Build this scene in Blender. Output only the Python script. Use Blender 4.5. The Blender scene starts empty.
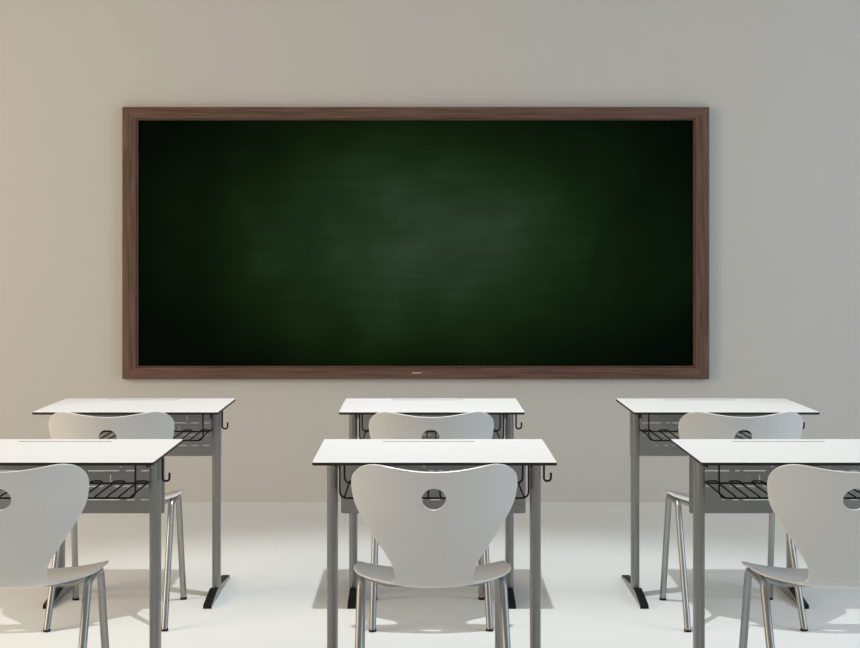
import bpy, bmesh, math
from mathutils import Vector, Matrix
from mathutils.geometry import delaunay_2d_cdt

S = bpy.context.scene
COL = S.collection

# ------------------------------------------------------------------ camera
F_PX, CAM_Z = 1380.0, 1.3456
cam_d = bpy.data.cameras.new('camera')
cam_d.sensor_fit = 'HORIZONTAL'; cam_d.sensor_width = 36.0
cam_d.lens = 36.0 * F_PX / 860.0
cam_d.shift_x = 7.0 / 860.0
cam_d.shift_y = -70.0 / 860.0
cam = bpy.data.objects.new('camera', cam_d); COL.objects.link(cam)
cam.location = (0, 0, CAM_Z); cam.rotation_euler = (math.pi / 2, 0, 0)
S.camera = cam

# ------------------------------------------------------------------ view
S.view_settings.view_transform = 'Standard'
S.view_settings.look = 'None'
S.view_settings.gamma = 1.0
S.view_settings.use_curve_mapping = False
S.view_settings.exposure = 0.0

# ------------------------------------------------------------------ world: soft daylight, warm to the left, cool to the right
W = bpy.data.worlds.new('world'); S.world = W; W.use_nodes = True
nt = W.node_tree; nt.nodes.clear()
tc = nt.nodes.new('ShaderNodeTexCoord'); sx = nt.nodes.new('ShaderNodeSeparateXYZ')
mr = nt.nodes.new('ShaderNodeMapRange'); mr.inputs[1].default_value = -1; mr.inputs[2].default_value = 1
cr = nt.nodes.new('ShaderNodeValToRGB')
cr.color_ramp.elements[0].color = (0.50, 0.40, 0.29, 1)
cr.color_ramp.elements[1].color = (0.32, 0.385, 0.44, 1)
e = cr.color_ramp.elements.new(0.5); e.color = (0.36, 0.35, 0.335, 1)
bg = nt.nodes.new('ShaderNodeBackground'); bg.inputs[1].default_value = 1.0
wo = nt.nodes.new('ShaderNodeOutputWorld')
nt.links.new(tc.outputs['Generated'], sx.inputs[0]); nt.links.new(sx.outputs[0], mr.inputs[0])
mz = nt.nodes.new('ShaderNodeMapRange'); mz.interpolation_type = 'SMOOTHSTEP'
mz.inputs[1].default_value = -0.1; mz.inputs[2].default_value = 1.0; mz.inputs[3].default_value = 0.70; mz.inputs[4].default_value = 2.05
my = nt.nodes.new('ShaderNodeMapRange'); my.interpolation_type = 'SMOOTHSTEP'
my.inputs[1].default_value = -1.0; my.inputs[2].default_value = -0.1; my.inputs[3].default_value = 0.22; my.inputs[4].default_value = 1.0
mm = nt.nodes.new('ShaderNodeMath'); mm.operation = 'MULTIPLY'
nt.links.new(sx.outputs[1], my.inputs[0]); nt.links.new(my.outputs[0], mm.inputs[0]); nt.links.new(mz.outputs[0], mm.inputs[1])
nt.links.new(sx.outputs[2], mz.inputs[0]); nt.links.new(mm.outputs[0], bg.inputs[1])
nt.links.new(mr.outputs[0], cr.inputs[0]); nt.links.new(cr.outputs[0], bg.inputs[0]); nt.links.new(bg.outputs[0], wo.inputs[0])

def aim(o, p):
    o.rotation_euler = (Vector(p) - o.location).to_track_quat('-Z', 'Y').to_euler()

def lamp(name, kind, loc, target, energy, color, **kw):
    d = bpy.data.lights.new(name, kind); d.energy = energy; d.color = color
    for k, v in kw.items(): setattr(d, k, v)
    o = bpy.data.objects.new(name, d); COL.objects.link(o); o.location = loc; aim(o, target)
    return o

lamp('ceiling_spot', 'SPOT', (0.02, 5.05, 3.14), (0.02, 4.05, 0), 200, (0.95, 0.985, 1.0),
     spot_size=math.radians(99.5), spot_blend=0.42, shadow_soft_size=0.02)
lamp('warm_fill_left', 'AREA', (-4.6, 3.5, 2.4), (-1.2, 5.7, 0.7), 100, (1.0, 0.80, 0.56),  # added warm area lamp out of view, fills the left side; no window modelled
     shape='RECTANGLE', size=2.0, size_y=2.2)
lamp('cool_fill_right', 'AREA', (4.6, 3.5, 2.4), (1.2, 5.5, 0.7), 66, (0.70, 0.85, 1.0),  # unseen cool area lamp, added to fill from the right
     shape='RECTANGLE', size=2.2, size_y=2.2)

# ------------------------------------------------------------------ materials
def mat(name, color, rough=0.5, metal=0.0, spec=0.5, noise=None, bump=None):
    m = bpy.data.materials.new(name); m.use_nodes = True
    n = m.node_tree; b = n.nodes['Principled BSDF']
    b.inputs['Base Color'].default_value = (*color, 1)
    b.inputs['Roughness'].default_value = rough
    b.inputs['Metallic'].default_value = metal
    b.inputs['Specular IOR Level'].default_value = spec
    if noise:
        sc, amt = noise
        t = n.nodes.new('ShaderNodeTexCoord'); q = n.nodes.new('ShaderNodeTexNoise')
        q.inputs['Scale'].default_value = sc; q.inputs['Detail'].default_value = 5
        r = n.nodes.new('ShaderNodeMapRange')
        r.inputs[3].default_value = 1 - amt; r.inputs[4].default_value = 1 + amt
        mx = n.nodes.new('ShaderNodeVectorMath'); mx.operation = 'SCALE'
        mx.inputs[0].default_value = color
        n.links.new(t.outputs['Object'], q.inputs['Vector']); n.links.new(q.outputs[0], r.inputs[0])
        n.links.new(r.outputs[0], mx.inputs['Scale']); n.links.new(mx.outputs[0], b.inputs['Base Color'])
    if bump:
        t = n.nodes.new('ShaderNodeTexCoord'); q = n.nodes.new('ShaderNodeTexNoise')
        q.inputs['Scale'].default_value = bump[0]; q.inputs['Detail'].default_value = 6
        bp = n.nodes.new('ShaderNodeBump'); bp.inputs['Strength'].default_value = bump[1]
        bp.inputs['Distance'].default_value = 0.002
        n.links.new(t.outputs['Object'], q.inputs['Vector']); n.links.new(q.outputs[0], bp.inputs['Height'])
        n.links.new(bp.outputs[0], b.inputs['Normal'])
    return m

M_WALL = mat('painted_wall', (0.67, 0.655, 0.625), 0.9, spec=0.1, noise=(1.5, 0.015), bump=(60, 0.08))
M_FLOOR = mat('white_floor', (0.785, 0.80, 0.79), 0.55, spec=0.25, noise=(2.0, 0.012))
M_WHITE = mat('white_laminate', (0.735, 0.74, 0.74), 0.45, spec=0.3, noise=(8, 0.01))
M_EDGE = mat('black_laminate_edge', (0.025, 0.024, 0.021), 0.5, spec=0.25, noise=(30, 0.1))
M_SHELL = mat('white_moulded_shell', (0.71, 0.71, 0.705), 0.33, spec=0.5, noise=(6, 0.01))
M_METAL = mat('satin_grey_steel', (0.37, 0.375, 0.37), 0.40, metal=0.9, noise=(40, 0.04))
M_POST = mat('grey_powder_coated_steel', (0.30, 0.30, 0.292), 0.42, metal=0.85, noise=(40, 0.04))
M_PANEL = mat('grey_panel_steel', (0.35, 0.355, 0.35), 0.5, metal=0.3, noise=(20, 0.04))
M_DARK = mat('dark_grey_steel', (0.09, 0.085, 0.08), 0.5, metal=0.3, noise=(20, 0.05))
M_WIRE = mat('black_wire', (0.008, 0.008, 0.008), 0.5, spec=0.25, noise=(30, 0.1))
M_BLACK = mat('black_plastic', (0.006, 0.006, 0.006), 0.5, spec=0.2, noise=(30, 0.1))
M_GROOVE = mat('grey_groove', (0.10, 0.10, 0.095), 0.6, noise=(30, 0.05))
M_PALE = mat('pale_matte', (0.75, 0.7, 0.62), 0.9, noise=(200, 0.1))

def board_material():
    m = bpy.data.materials.new('green_chalkboard'); m.use_nodes = True
    n = m.node_tree; L = n.links.new; b = n.nodes['Principled BSDF']
    b.inputs['Roughness'].default_value = 0.75; b.inputs['Specular IOR Level'].default_value = 0.03
    t = n.nodes.new('ShaderNodeTexCoord')
    # central glow painted into the board colour, faded outwards and broken up by noise
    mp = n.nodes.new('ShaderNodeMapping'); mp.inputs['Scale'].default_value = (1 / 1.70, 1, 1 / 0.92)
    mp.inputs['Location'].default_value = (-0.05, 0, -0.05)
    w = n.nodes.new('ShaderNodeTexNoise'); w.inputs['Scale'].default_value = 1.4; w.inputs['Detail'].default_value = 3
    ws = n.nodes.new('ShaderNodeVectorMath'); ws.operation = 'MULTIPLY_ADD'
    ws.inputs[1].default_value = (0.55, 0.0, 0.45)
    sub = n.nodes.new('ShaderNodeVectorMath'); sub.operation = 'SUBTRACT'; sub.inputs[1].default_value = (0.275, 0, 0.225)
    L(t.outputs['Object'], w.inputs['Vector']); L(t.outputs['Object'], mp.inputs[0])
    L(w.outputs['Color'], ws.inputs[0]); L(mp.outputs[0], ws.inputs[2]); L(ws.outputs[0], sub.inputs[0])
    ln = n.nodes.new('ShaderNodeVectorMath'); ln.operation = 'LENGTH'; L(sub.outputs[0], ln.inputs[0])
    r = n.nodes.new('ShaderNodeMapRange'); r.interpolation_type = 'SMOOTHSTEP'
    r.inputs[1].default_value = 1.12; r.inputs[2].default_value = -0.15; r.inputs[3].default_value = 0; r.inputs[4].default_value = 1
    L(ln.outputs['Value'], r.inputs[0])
    # streaks
    ms = n.nodes.new('ShaderNodeMapping'); ms.inputs['Scale'].default_value = (1.3, 1, 16)
    st = n.nodes.new('ShaderNodeTexNoise'); st.inputs['Scale'].default_value = 1.5; st.inputs['Detail'].default_value = 8; st.inputs['Roughness'].default_value = 0.65
    L(t.outputs['Object'], ms.inputs[0]); L(ms.outputs[0], st.inputs['Vector'])
    sr = n.nodes.new('ShaderNodeMapRange'); sr.inputs[1].default_value = 0.25; sr.inputs[2].default_value = 0.75
    sr.inputs[3].default_value = 0.86; sr.inputs[4].default_value = 1.14
    L(st.outputs[0], sr.inputs[0])
    cl = n.nodes.new('ShaderNodeTexNoise'); cl.inputs['Scale'].default_value = 3.0; cl.inputs['Detail'].default_value = 6
    L(t.outputs['Object'], cl.inputs['Vector'])
    c2 = n.nodes.new('ShaderNodeMapRange'); c2.inputs[1].default_value = 0.25; c2.inputs[2].default_value = 0.75
    c2.inputs[3].default_value = 0.82; c2.inputs[4].default_value = 1.18
    L(cl.outputs[0], c2.inputs[0])
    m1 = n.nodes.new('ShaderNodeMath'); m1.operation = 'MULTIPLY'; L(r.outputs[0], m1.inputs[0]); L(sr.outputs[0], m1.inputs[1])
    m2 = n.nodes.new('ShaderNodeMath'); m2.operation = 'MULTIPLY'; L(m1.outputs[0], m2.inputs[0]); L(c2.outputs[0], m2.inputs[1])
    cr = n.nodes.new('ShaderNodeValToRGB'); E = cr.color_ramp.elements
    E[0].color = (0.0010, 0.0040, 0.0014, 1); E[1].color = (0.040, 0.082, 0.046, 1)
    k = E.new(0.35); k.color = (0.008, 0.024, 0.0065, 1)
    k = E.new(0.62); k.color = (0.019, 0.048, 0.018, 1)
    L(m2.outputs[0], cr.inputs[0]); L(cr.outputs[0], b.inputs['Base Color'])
    return m
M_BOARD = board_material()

def wood_material():
    m = bpy.data.materials.new('dark_brown_wood'); m.use_nodes = True
    n = m.node_tree; L = n.links.new; b = n.nodes['Principled BSDF']
    b.inputs['Roughness'].default_value = 0.5; b.inputs['Specular IOR Level'].default_value = 0.3
    t = n.nodes.new('ShaderNodeTexCoord')
    mp = n.nodes.new('ShaderNodeMapping'); mp.inputs['Scale'].default_value = (1.2, 30, 30)
    q = n.nodes.new('ShaderNodeTexNoise'); q.inputs['Scale'].default_value = 3; q.inputs['Detail'].default_value = 8
    q.inputs['Distortion'].default_value = 0.6
    L(t.outputs['Object'], mp.inputs[0]); L(mp.outputs[0], q.inputs['Vector'])
    cr = n.nodes.new('ShaderNodeValToRGB'); E = cr.color_ramp.elements
    E[0].position = 0.3; E[0].color = (0.095, 0.052, 0.039, 1)
    E[1].position = 0.72; E[1].color = (0.215, 0.125, 0.096, 1)
    L(q.outputs[0], cr.inputs[0]); L(cr.outputs[0], b.inputs['Base Color'])
    return m
M_WOOD = wood_material()

# ------------------------------------------------------------------ mesh helpers
def obj(name, bm, mats, parent=None, smooth=None, loc=None):
    me = bpy.data.meshes.new(name)
    bmesh.ops.recalc_face_normals(bm, faces=bm.faces)
    bm.to_mesh(me); bm.free()
    for m in (mats if isinstance(mats, (list, tuple)) else [mats]): me.materials.append(m)
    if smooth is not None:
        me.polygons.foreach_set('use_smooth', [True] * len(me.polygons))
        me.set_sharp_from_angle(angle=math.radians(smooth))
    o = bpy.data.objects.new(name, me); COL.objects.link(o)
    if parent: o.parent = parent
    if loc: o.location = loc
    return o

def box(bm, x0, x1, y0, y1, z0, z1):
    v = [bm.verts.new((x, y, z)) for x in (x0, x1) for y in (y0, y1) for z in (z0, z1)]
    for f in ((0, 1, 3, 2), (4, 6, 7, 5), (0, 4, 5, 1), (2, 3, 7, 6), (0, 2, 6, 4), (1, 5, 7, 3)):
        bm.faces.new([v[i] for i in f])

def bevel(o, w, seg=2, angle=40):
    m = o.modifiers.new('bevel', 'BEVEL'); m.width = w; m.segments = seg
    m.limit_method = 'ANGLE'; m.angle_limit = math.radians(angle)
    return o

def round_path(pts, rad, seg=7):
    """polyline with filleted corners; rad is one number or one per inner point"""
    P = [Vector(p) for p in pts]; out = [P[0]]
    for i in range(1, len(P) - 1):
        a, b, c = P[i - 1], P[i], P[i + 1]
        r = rad if not isinstance(rad, (list, tuple)) else rad[i - 1]
        d1 = (a - b); d2 = (c - b); l1, l2 = d1.length, d2.length
        d1.normalize(); d2.normalize()
        ang = d1.angle(d2)
        t = min(r / math.tan(ang / 2), l1 * 0.49, l2 * 0.49)
        p0, p1 = b + d1 * t, b + d2 * t
        for k in range(seg + 1):
            u = k / seg
            out.append((1 - u) ** 2 * p0 + 2 * u * (1 - u) * b + u * u * p1)
    out.append(P[-1]); return out

def tube(bm, pts, r, n=12, r2=None, rvec=None):
    P = [Vector(p) for p in pts]
    T = []
    for i in range(len(P)):
        a = P[max(i - 1, 0)]; b = P[min(i + 1, len(P) - 1)]
        T.append((b - a).normalized())
    up = Vector((0, 0, 1)) if abs(T[0].z) < 0.9 else Vector((0, 1, 0))
    N = (up - T[0] * up.dot(T[0])).normalized()
    rings = []
    for i, p in enumerate(P):
        if i: N = (N - T[i] * N.dot(T[i])).normalized()
        B = T[i].cross(N)
        rings.append([bm.verts.new(p + N * math.cos(2 * math.pi * k / n) * r + B * math.sin(2 * math.pi * k / n) * r) for k in range(n)])
    for a, b in zip(rings, rings[1:]):
        for k in range(n): bm.faces.new((a[k], a[(k + 1) % n], b[(k + 1) % n], b[k]))
    bm.faces.new(rings[0][::-1]); bm.faces.new(rings[-1])

def prism(bm, outline, axis, a, b):
    """closed 2D outline extruded from a to b along axis 0/1/2"""
    def mk(p, t):
        c = [p[0], p[1]]; c.insert(axis, t); return bm.verts.new(c)
    A = [mk(p, a) for p in outline]; B = [mk(p, b) for p in outline]
    n = len(outline)
    for i in range(n): bm.faces.new((A[i], A[(i + 1) % n], B[(i + 1) % n], B[i]))
    bm.faces.new(A[::-1]); bm.faces.new(B)

def rrect(x0, x1, y0, y1, r, seg=6):
    out = []
    for cx, cy, a0 in ((x1 - r, y0 + r, -90), (x1 - r, y1 - r, 0), (x0 + r, y1 - r, 90), (x0 + r, y0 + r, 180)):
        for k in range(seg + 1):
            a = math.radians(a0 + 90 * k / seg)
            out.append((cx + r * math.cos(a), cy + r * math.sin(a)))
    return out

def pip(p, poly):
    c = False; j = len(poly) - 1
    for i in range(len(poly)):
        xi, yi = poly[i]; xj, yj = poly[j]
        if (yi > p[1]) != (yj > p[1]) and p[0] < (xj - xi) * (p[1] - yi) / (yj - yi) + xi: c = not c
        j = i
    return c

def triangulate(outer, holes, extra=()):
    pts = []; edges = []
    for loop in [outer] + list(holes):
        b = len(pts); pts += [Vector(p) for p in loop]
        edges += [(b + i, b + (i + 1) % len(loop)) for i in range(len(loop))]
    pts += [Vector(p) for p in extra]
    V, E, Fc, *_ = delaunay_2d_cdt(pts, edges, [], 0, 1e-6)
    out = []
    for f in Fc:
        c = sum((V[i] for i in f), Vector((0, 0))) / len(f)
        if pip(c, outer) and not any(pip(c, h) for h in holes): out.append(f)
    return V, out

def plate(bm, outer, holes, fn0, fn1):
    """thick plate with holes; fn0/fn1 map the 2D point to the two faces in 3D"""
    V, Fc = triangulate(outer, holes)
    A = [bm.verts.new(fn0(v)) for v in V]; B = [bm.verts.new(fn1(v)) for v in V]
    cnt = {}
    for f in Fc:
        bm.faces.new([A[i] for i in f]); bm.faces.new([B[i] for i in reversed(f)])
        for i in range(len(f)):
            a, b = f[i], f[(i + 1) % len(f)]
            k = (min(a, b), max(a, b)); cnt[k] = None if k in cnt else (a, b)
    for e in cnt.values():
        if e: bm.faces.new((A[e[0]], A[e[1]], B[e[1]], B[e[0]]))
    for v in [v for v in bm.verts if not v.link_faces]: bm.verts.remove(v)

def thing(name, label, cat, loc, group=None):
    o = bpy.data.objects.new(name, None); COL.objects.link(o); o.location = loc
    o.empty_display_size = 0.1
    o['label'] = label; o['category'] = cat
    if group: o['group'] = group
    return o

def copy_tree(o, parent=None):
    c = o.copy(); COL.objects.link(c)
    if parent: c.parent = parent
    for ch in list(o.children): copy_tree(ch, c)
    return c

def structure(o, label):
    o['kind'] = 'structure'; o['label'] = label
    return o

# ------------------------------------------------------------------ room shell
WALL_Y = 7.48
bm = bmesh.new(); box(bm, -9, 9, -5, WALL_Y, -0.1, 0); structure(obj('floor', bm, M_FLOOR), 'plain white classroom floor')
bm = bmesh.new(); box(bm, -9, 9, WALL_Y, WALL_Y + 0.15, -0.1, 4.5); structure(obj('wall_back', bm, M_WALL), 'plain beige grey wall behind the chalkboard')

# ------------------------------------------------------------------ chalkboard
BX0, BX1, BZ0, BZ1 = -1.621, 1.543, 0.671, 2.138
RW = 0.084
bc = ((BX0 + BX1) / 2, WALL_Y, (BZ0 + BZ1) / 2)
board = thing('chalkboard', 'large dark green chalkboard in a brown wooden frame on the wall', 'chalkboard', bc)
hw, hh = (BX1 - BX0) / 2, (BZ1 - BZ0) / 2
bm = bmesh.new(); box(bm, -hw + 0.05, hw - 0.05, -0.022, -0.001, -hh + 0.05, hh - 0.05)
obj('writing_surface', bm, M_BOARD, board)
# rail cross-section: (inward distance from the outer edge, distance off the wall)
RAIL = [(0.0, 0.001), (0.0, 0.042), (0.004, 0.047), (0.030, 0.049), (0.072, 0.040), (0.0745, 0.031), (0.076, 0.034), (0.081, 0.034), (RW, 0.027), (RW, 0.001)]
def rail(L, W, kx, kz):
    bm = bmesh.new(); A = []; B = []
    for q, d in RAIL:
        A.append(bm.verts.new((-L + q * kx, -d, W - q * kz))); B.append(bm.verts.new((L - q * kx, -d, W - q * kz)))
    n = len(RAIL)
    for i in range(n): bm.faces.new((A[i], A[(i + 1) % n], B[(i + 1) % n], B[i]))
    bm.faces.new(A); bm.faces.new(B[::-1])
    return bm
KV, KH = 1.0, 0.84
for L, Wd, rot, kx, kz in ((hw, hh, 0, KV, KH), (hw, hh, math.pi, KV, KH), (hh, hw, math.pi / 2, KH, KV), (hh, hw, -math.pi / 2, KH, KV)):
    r = obj('frame_rail', rail(L, Wd, kx, kz), M_WOOD, board, 25)
    r.rotation_euler = (0, rot, 0)
bm = bmesh.new(); box(bm, -0.024, 0.024, -0.0485, -0.0465, -0.0022, 0.0022)  # thin pale strip set on the bottom rail
c = obj('pale_mark', bm, M_PALE, board, loc=(0.005, 0, -hh + 0.034)); c['label'] = 'short pale streak in the middle of the bottom rail'

# ------------------------------------------------------------------ school desk (local origin: floor under the middle of its front edge)
DW, DD, DH = 0.70, 0.50, 0.75
DESK_X = ((-1.121, 0.033, 1.146), (-1.122, 0.033, 1.144)); ROW_Y = (3.94, 5.19); CHAIR_Y = (3.732, 4.975)

def make_desk(loc):
    t = thing('school_desk', '', 'desk', loc, 'white topped school desks')
    # desktop with a pencil groove near its far edge
    g = rrect(-0.163, 0.131, 0.440, 0.449, 0.004, 4)
    bm = bmesh.new()
    plate(bm, rrect(-DW / 2, DW / 2, 0, DD, 0.008), [g], lambda v: (v.x, v.y, DH), lambda v: (v.x, v.y, DH - 0.0085))
    bm.normal_update()
    bmesh.ops.recalc_face_normals(bm, faces=bm.faces)
    for f in bm.faces: f.material_index = 0 if f.normal.z > 0.5 else 1
    top = obj('desktop', bm, [M_WHITE, M_EDGE], t)
    top['label'] = 'white desktop with thin black edge'
    bm = bmesh.new(); box(bm, -0.166, 0.134, 0.436, 0.453, DH - 0.0105, DH - 0.006)
    obj('pencil_groove', bm, M_GROOVE, top)
    for s in (-1, 1):
        cx = s * 0.308
        # oval post
        bm = bmesh.new()
        sec = [(cx + 0.0163 * math.copysign(abs(math.cos(a)) ** 0.8, math.cos(a)), 0.252 + 0.031 * math.copysign(abs(math.sin(a)) ** 0.8, math.sin(a)))
               for a in [2 * math.pi * k / 32 for k in range(32)]]
        prism(bm, sec, 2, 0.03, DH - 0.0087)
        obj('leg', bm, M_POST, t, 40)
        # side arm under the top
        bm = bmesh.new()
        prism(bm, [(0.22, DH - 0.0087), (0.47, DH - 0.0087), (0.47, DH - 0.045), (0.285, DH - 0.05), (0.22, DH - 0.05)], 0, s * 0.287 - 0.0015, s * 0.287 + 0.0015)
        prism(bm, [(0.10, DH - 0.0087), (0.47, DH - 0.0087), (0.47, DH - 0.0142), (0.10, DH - 0.0142)], 0, min(s * 0.287, s * 0.322), max(s * 0.287, s * 0.322))
        obj('support_arm', bm, M_DARK, t)
        # tapered foot with a black cover on its near half
        fx = s * 0.304
        bm = bmesh.new()
        prism(bm, [(0.050, 0.0), (0.530, 0.0), (0.530, 0.012), (0.300, 0.033), (0.20, 0.033), (0.050, 0.010)], 0, fx - 0.014, fx + 0.014)
        ft = bevel(obj('foot', bm, M_METAL, t), 0.002)
        bm = bmesh.new()
        prism(bm, [(0.042, 0.0), (0.0505, 0.0), (0.0505, 0.0101), (0.20, 0.0331), (0.222, 0.0331), (0.222, 0.037), (0.198, 0.0375), (0.047, 0.0155), (0.042, 0.012)], 0, fx - 0.0158, fx + 0.0158)
        cv = bevel(obj('foot_cover', bm, M_BLACK, ft), 0.001); cv['label'] = 'black cover on the near end of the foot'
        bm = bmesh.new()
        prism(bm, [(0.285, 0.0345), (0.300, 0.0331), (0.5305, 0.0121), (0.5305, 0.0), (0.536, 0.0), (0.536, 0.014), (0.302, 0.0365), (0.285, 0.037)], 0, fx - 0.0158, fx + 0.0158)
        bevel(obj('foot_cover', bm, M_BLACK, ft), 0.001)
    # slotted metal panel under the far edge
    ZR = (0.6525, 0.603, 0.560)
    rows = [[(-.245, -.167), (-.148, -.132), (-.122, -.05), (-.013, .001), (.016, .030), (.05, .15), (.172, .202), (.22, .245)],
            [(-.245, -.225), (-.165, -.152), (-.145, -.075), (-.06, .0), (.012, .10), (.135, .19), (.209, .242)],
            [(-.19, -.18), (-.155, -.138), (-.122, -.03), (-.01, .022), (.05, .152), (.174, .2), (.22, .245)]]
    holes = [[(a, z - 0.0017), (b, z - 0.0017), (b, z + 0.0017), (a, z + 0.0017)] for z, r in zip(ZR, rows) for a, b in r]
    for x, z0, z1 in ((-.070, .614, .640), (.122, .614, .640), (-.030, .662, .690), (.154, .662, .690), (-.20, .570, .592), (.035, .570, .592)):
        holes.append([(x - .0012, z0), (x + .0012, z0), (x + .0012, z1), (x - .0012, z1)])
    bm = bmesh.new()
    plate(bm, rrect(-0.295, 0.295, 0.5165, DH - 0.0087, 0.006), holes, lambda v: (v.x, 0.4715, v.y), lambda v: (v.x, 0.4735, v.y))
    obj('modesty_panel', bm, M_PANEL, t)
    # wire book basket
    wr = 0.0026; zb = 0.629; yn, yf = 0.11, 0.35; zt = DH - 0.0087
    bm = bmesh.new()
    for y in (yn, yf):
        zz = zb if y == yn else zb + 0.004
        tube(bm, round_path([(-.277, y, zt), (-.277, y, zz), (.277, y, zz), (.277, y, zt)], 0.022), wr * 1.1, 8)
    n = 8; pitch = 0.0702; sp = 0.0351
    for k in range(n):
        xa = -0.263 + pitch * k; xb = xa + sp
        tube(bm, round_path([(xa, yn, zb + 0.004), (xa, yf - 0.012, zb + 0.004), (xa, yf + 0.012, zb + 0.009), (xb, yf + 0.012, zb + 0.009), (xb, yf - 0.012, zb + 0.004), (xb, yn, zb + 0.004)], [0.01, 0.012, 0.012, 0.01], 4), wr, 8)
    b = obj('wire_basket', bm, M_WIRE, t, 60); b['label'] = 'black wire basket under the desktop'
    # bag hook
    bm = bmesh.new()
    tube(bm, round_path([(0.333, 0.235, zt), (0.333, 0.235, 0.659), (0.354, 0.235, 0.659), (0.354, 0.235, 0.684)], 0.0103), 0.0033, 10)
    h = obj('bag_hook', bm, M_WIRE, t, 60); h['label'] = 'black wire hook beside the right leg'
    return t

# ------------------------------------------------------------------ moulded chair (local origin: floor below the top of its backrest)
def catmull(P, m):
    P = [Vector(p) for p in P]; out = []
    for i in range(len(P) - 1):
        p0 = P[max(i - 1, 0)]; p1 = P[i]; p2 = P[i + 1]; p3 = P[min(i + 2, len(P) - 1)]
        for k in range(m):
            t = k / m
            out.append(0.5 * ((2 * p1) + (p2 - p0) * t + (2 * p0 - 5 * p1 + 4 * p2 - p3) * t * t + (3 * p1 - p0 - 3 * p2 + p3) * t ** 3))
    out.append(P[-1]); return out

def lerp_tab(tab, x):
    if x <= tab[0][0]: return tab[0][1]
    for (a, va), (b, vb) in zip(tab, tab[1:]):
        if x <= b:
            u = (x - a) / (b - a); u = u * u * (3 - 2 * u)
            return va + (vb - va) * u
    return tab[-1][1]

def chair_shell():
    prof = catmull([(-.048, .790), (-.018, .70), (.013, .60), (.033, .53), (.045, .485), (.056, .456), (.076, .435), (.112, .421), (.16, .412), (.22, .409), (.30, .412), (.355, .412), (.40, .403), (.435, .384)], 16)
    S_ = [0.0]
    for a, b in zip(prof, prof[1:]): S_.append(S_[-1] + (b - a).length)
    def at(s):
        s = min(max(s, 0), S_[-1] - 1e-6)
        lo, hi = 0, len(S_) - 1
        while hi - lo > 1:
            md = (lo + hi) // 2
            if S_[md] <= s: lo = md
            else: hi = md
        u = (s - S_[lo]) / (S_[hi] - S_[lo]); return lo, u
    def pos(s):
        i, u = at(s); return prof[i].lerp(prof[i + 1], u)
    def nrm(s):
        a = pos(s - 0.006); b = pos(s + 0.006); t = (b - a).normalized(); return Vector((-t.y, t.x))   # towards the sitter
    def s_of_z(z):
        for i in range(len(prof) - 1):
            if prof[i].y >= z >= prof[i + 1].y: return S_[i] + (prof[i].y - z) / (prof[i].y - prof[i + 1].y) * (S_[i + 1] - S_[i])
    def s_of_y(y):
        for i in range(len(prof) - 1):
            if prof[i].x <= y <= prof[i + 1].x and prof[i].x >= 0.045: return S_[i] + (y - prof[i].x) / (prof[i + 1].x - prof[i].x) * (S_[i + 1] - S_[i])
    H = [(0, 'z', .7625), (.05, 'z', .7645), (.10, 'z', .771), (.14, 'z', .7775), (.168, 'z', .779), (.196, 'z', .772), (.216, 'z', .755), (.2235, 'z', .736), (.2235, 'z', .708),
         (.214, 'z', .664), (.188, 'z', .612), (.160, 'z', .569), (.125, 'z', .515), (.113, 'z', .491), (.107, 'z', .467), (.108, 'y', .062), (.121, 'y', .084), (.158, 'y', .112),
         (.196, 'y', .145), (.217, 'y', .185), (.224, 'y', .235), (.220, 'y', .30), (.212, 'y', .36), (.18, 'y', .40), (.12, 'y', .42), (.0, 'y', .428)]
    half = [(x, s_of_z(v) if k == 'z' else s_of_y(v)) for x, k, v in H]
    hs = catmull(half, 5)
    outer = [(p.x, p.y) for p in hs] + [(-p.x, p.y) for p in reversed(hs[1:-1])]
    hc = s_of_z(.6865)
    hole = [(-0.003 + 0.0325 * math.cos(2 * math.pi * k / 36), hc + 0.0325 * math.sin(2 * math.pi * k / 36)) for k in range(36)]
    extra = []
    st = 0.0115
    bd = outer + hole
    j = 0; s = st
    while s < S_[-1]:
        i = -21
        while i <= 21:
            p = (i * st + (st / 2 if j % 2 else 0), s)
            if pip(p, outer) and not pip(p, hole) and min((p[0] - q[0]) ** 2 + (p[1] - q[1]) ** 2 for q in bd) > 0.0055 ** 2: extra.append(p)
            i += 1
        s += st; j += 1
    V, Fc = triangulate(outer, [hole], extra)
    ktab = [(0, .072), (s_of_z(.66), .068), (s_of_z(.55), .042), (s_of_z(.47), .022), (s_of_y(.12), .040), (s_of_y(.22), .043), (s_of_y(.33), .030), (s_of_y(.43), .016)]
    bm = bmesh.new(); vs = []
    for v in V:
        p = pos(v.y); n = nrm(v.y); k = lerp_tab(ktab, v.y) * (abs(v.x) / .226) ** 2
        q = p + Vector((n.x, max(0.0, (n.y - 0.4) / 0.6))) * k
        vs.append(bm.verts.new((v.x, q.x, q.y)))
    for f in Fc: bm.faces.new([vs[i] for i in f])
    for v in [v for v in bm.verts if not v.link_faces]: bm.verts.remove(v)
    return bm

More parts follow.
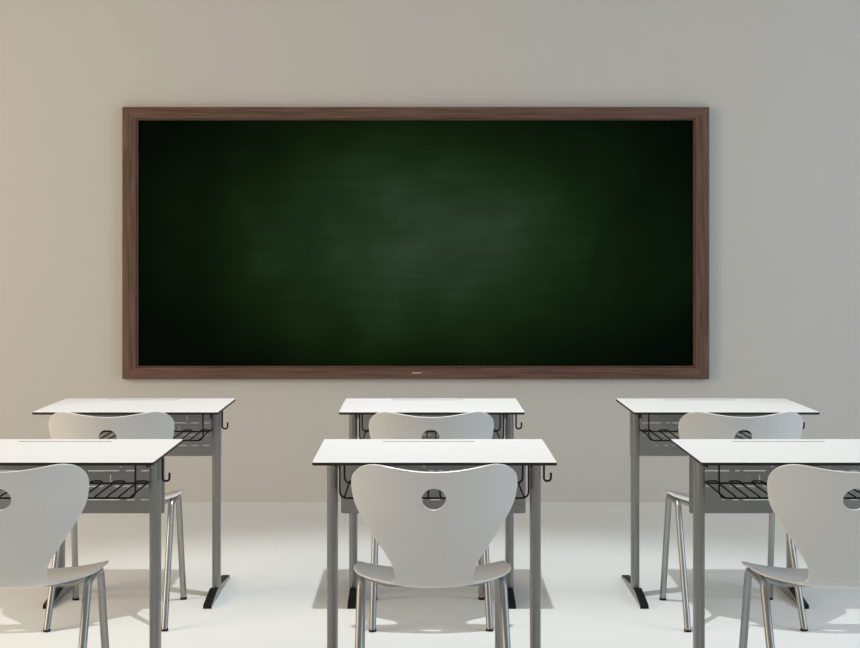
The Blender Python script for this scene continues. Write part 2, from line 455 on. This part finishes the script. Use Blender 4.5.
def make_chair(loc):
    t = thing('school_chair', '', 'chair', loc, 'white moulded school chairs')
    sh = obj('seat_shell', chair_shell(), M_SHELL, t, 60)
    me = sh.data
    up = sum(p.normal.z * p.area for p in me.polygons)
    sol = sh.modifiers.new('thickness', 'SOLIDIFY'); sol.thickness = 0.0058; sol.offset = -1 if up > 0 else 1
    b = bevel(sh, 0.0022, 2, 50)
    sh['label'] = 'one-piece white seat and backrest with a round hole'
    LX = -0.003
    for s in (-1, 1):
        for yf, yt in ((-0.055, 0.158), (0.400, 0.322)):
            bm = bmesh.new()
            path = round_path([(LX + s * .209, yf, 0.004), (LX + s * .200, yt, .421), (LX + s * .200, 0.24, .423)], 0.032, 9)
            tube(bm, path, 0.0118, 16)
            lg = obj('leg', bm, M_METAL, t, 50)
            bm = bmesh.new()
            d = (Vector((LX + s * .200, yt, .421)) - Vector((LX + s * .209, yf, 0.004))).normalized()
            p = Vector((LX + s * .209, yf, 0.0))
            tube(bm, [p + d * 0.001, p + d * 0.010], 0.0132, 16)
            obj('rubber_foot', bm, M_BLACK, lg, 50)
    bm = bmesh.new()
    tube(bm, round_path([(-.203, .24, .423), (-.13, .25, .394), (.13, .25, .394), (.197, .24, .423)], 0.04), 0.008, 12)
    obj('crossbar', bm, M_METAL, t, 50)
    return t

DESK_LABELS = {
    (0, 0): 'white topped desk in the front left of the picture, cut off by the left edge',
    (0, 1): 'white topped desk at the middle of the near row, grey metal legs',
    (0, 2): 'white topped desk in the front right of the picture, cut off by the right edge',
    (1, 0): 'white topped desk of the far row under the left end of the chalkboard',
    (1, 1): 'white topped desk of the far row, partly hidden behind the near middle desk',
    (1, 2): 'white topped desk of the far row under the right end of the chalkboard'}
CHAIR_LABELS = {
    (0, 0): 'white moulded chair at the near left desk, cut off by the left edge',
    (0, 1): 'white moulded chair with round hole seen whole at the near middle desk',
    (0, 2): 'white moulded chair at the near right desk, cut off by the right edge',
    (1, 0): 'white moulded chair at the far left desk, warm lit backrest above near left desk',
    (1, 1): 'white moulded chair at the far middle desk, backrest showing above near middle desk',
    (1, 2): 'white moulded chair at the far right desk, backrest showing above near right desk'}

CHAIR_X = ((-1.139, 0.032, 1.166), (-1.130, 0.031, 1.154))
desk0 = chair0 = None
for r, y in enumerate(ROW_Y):
    for c, x in enumerate(DESK_X[r]):
        if desk0 is None:
            d = desk0 = make_desk((x, y, 0)); ch = chair0 = make_chair((x, CHAIR_Y[r], 0))
        else:
            d = copy_tree(desk0); ch = copy_tree(chair0)
        d.location = (x, y, 0); d['label'] = DESK_LABELS[(r, c)]
        ch.location = (CHAIR_X[r][c], CHAIR_Y[r], 0); ch.rotation_euler = (0, 0, math.radians(1.3)); ch['label'] = CHAIR_LABELS[(r, c)]
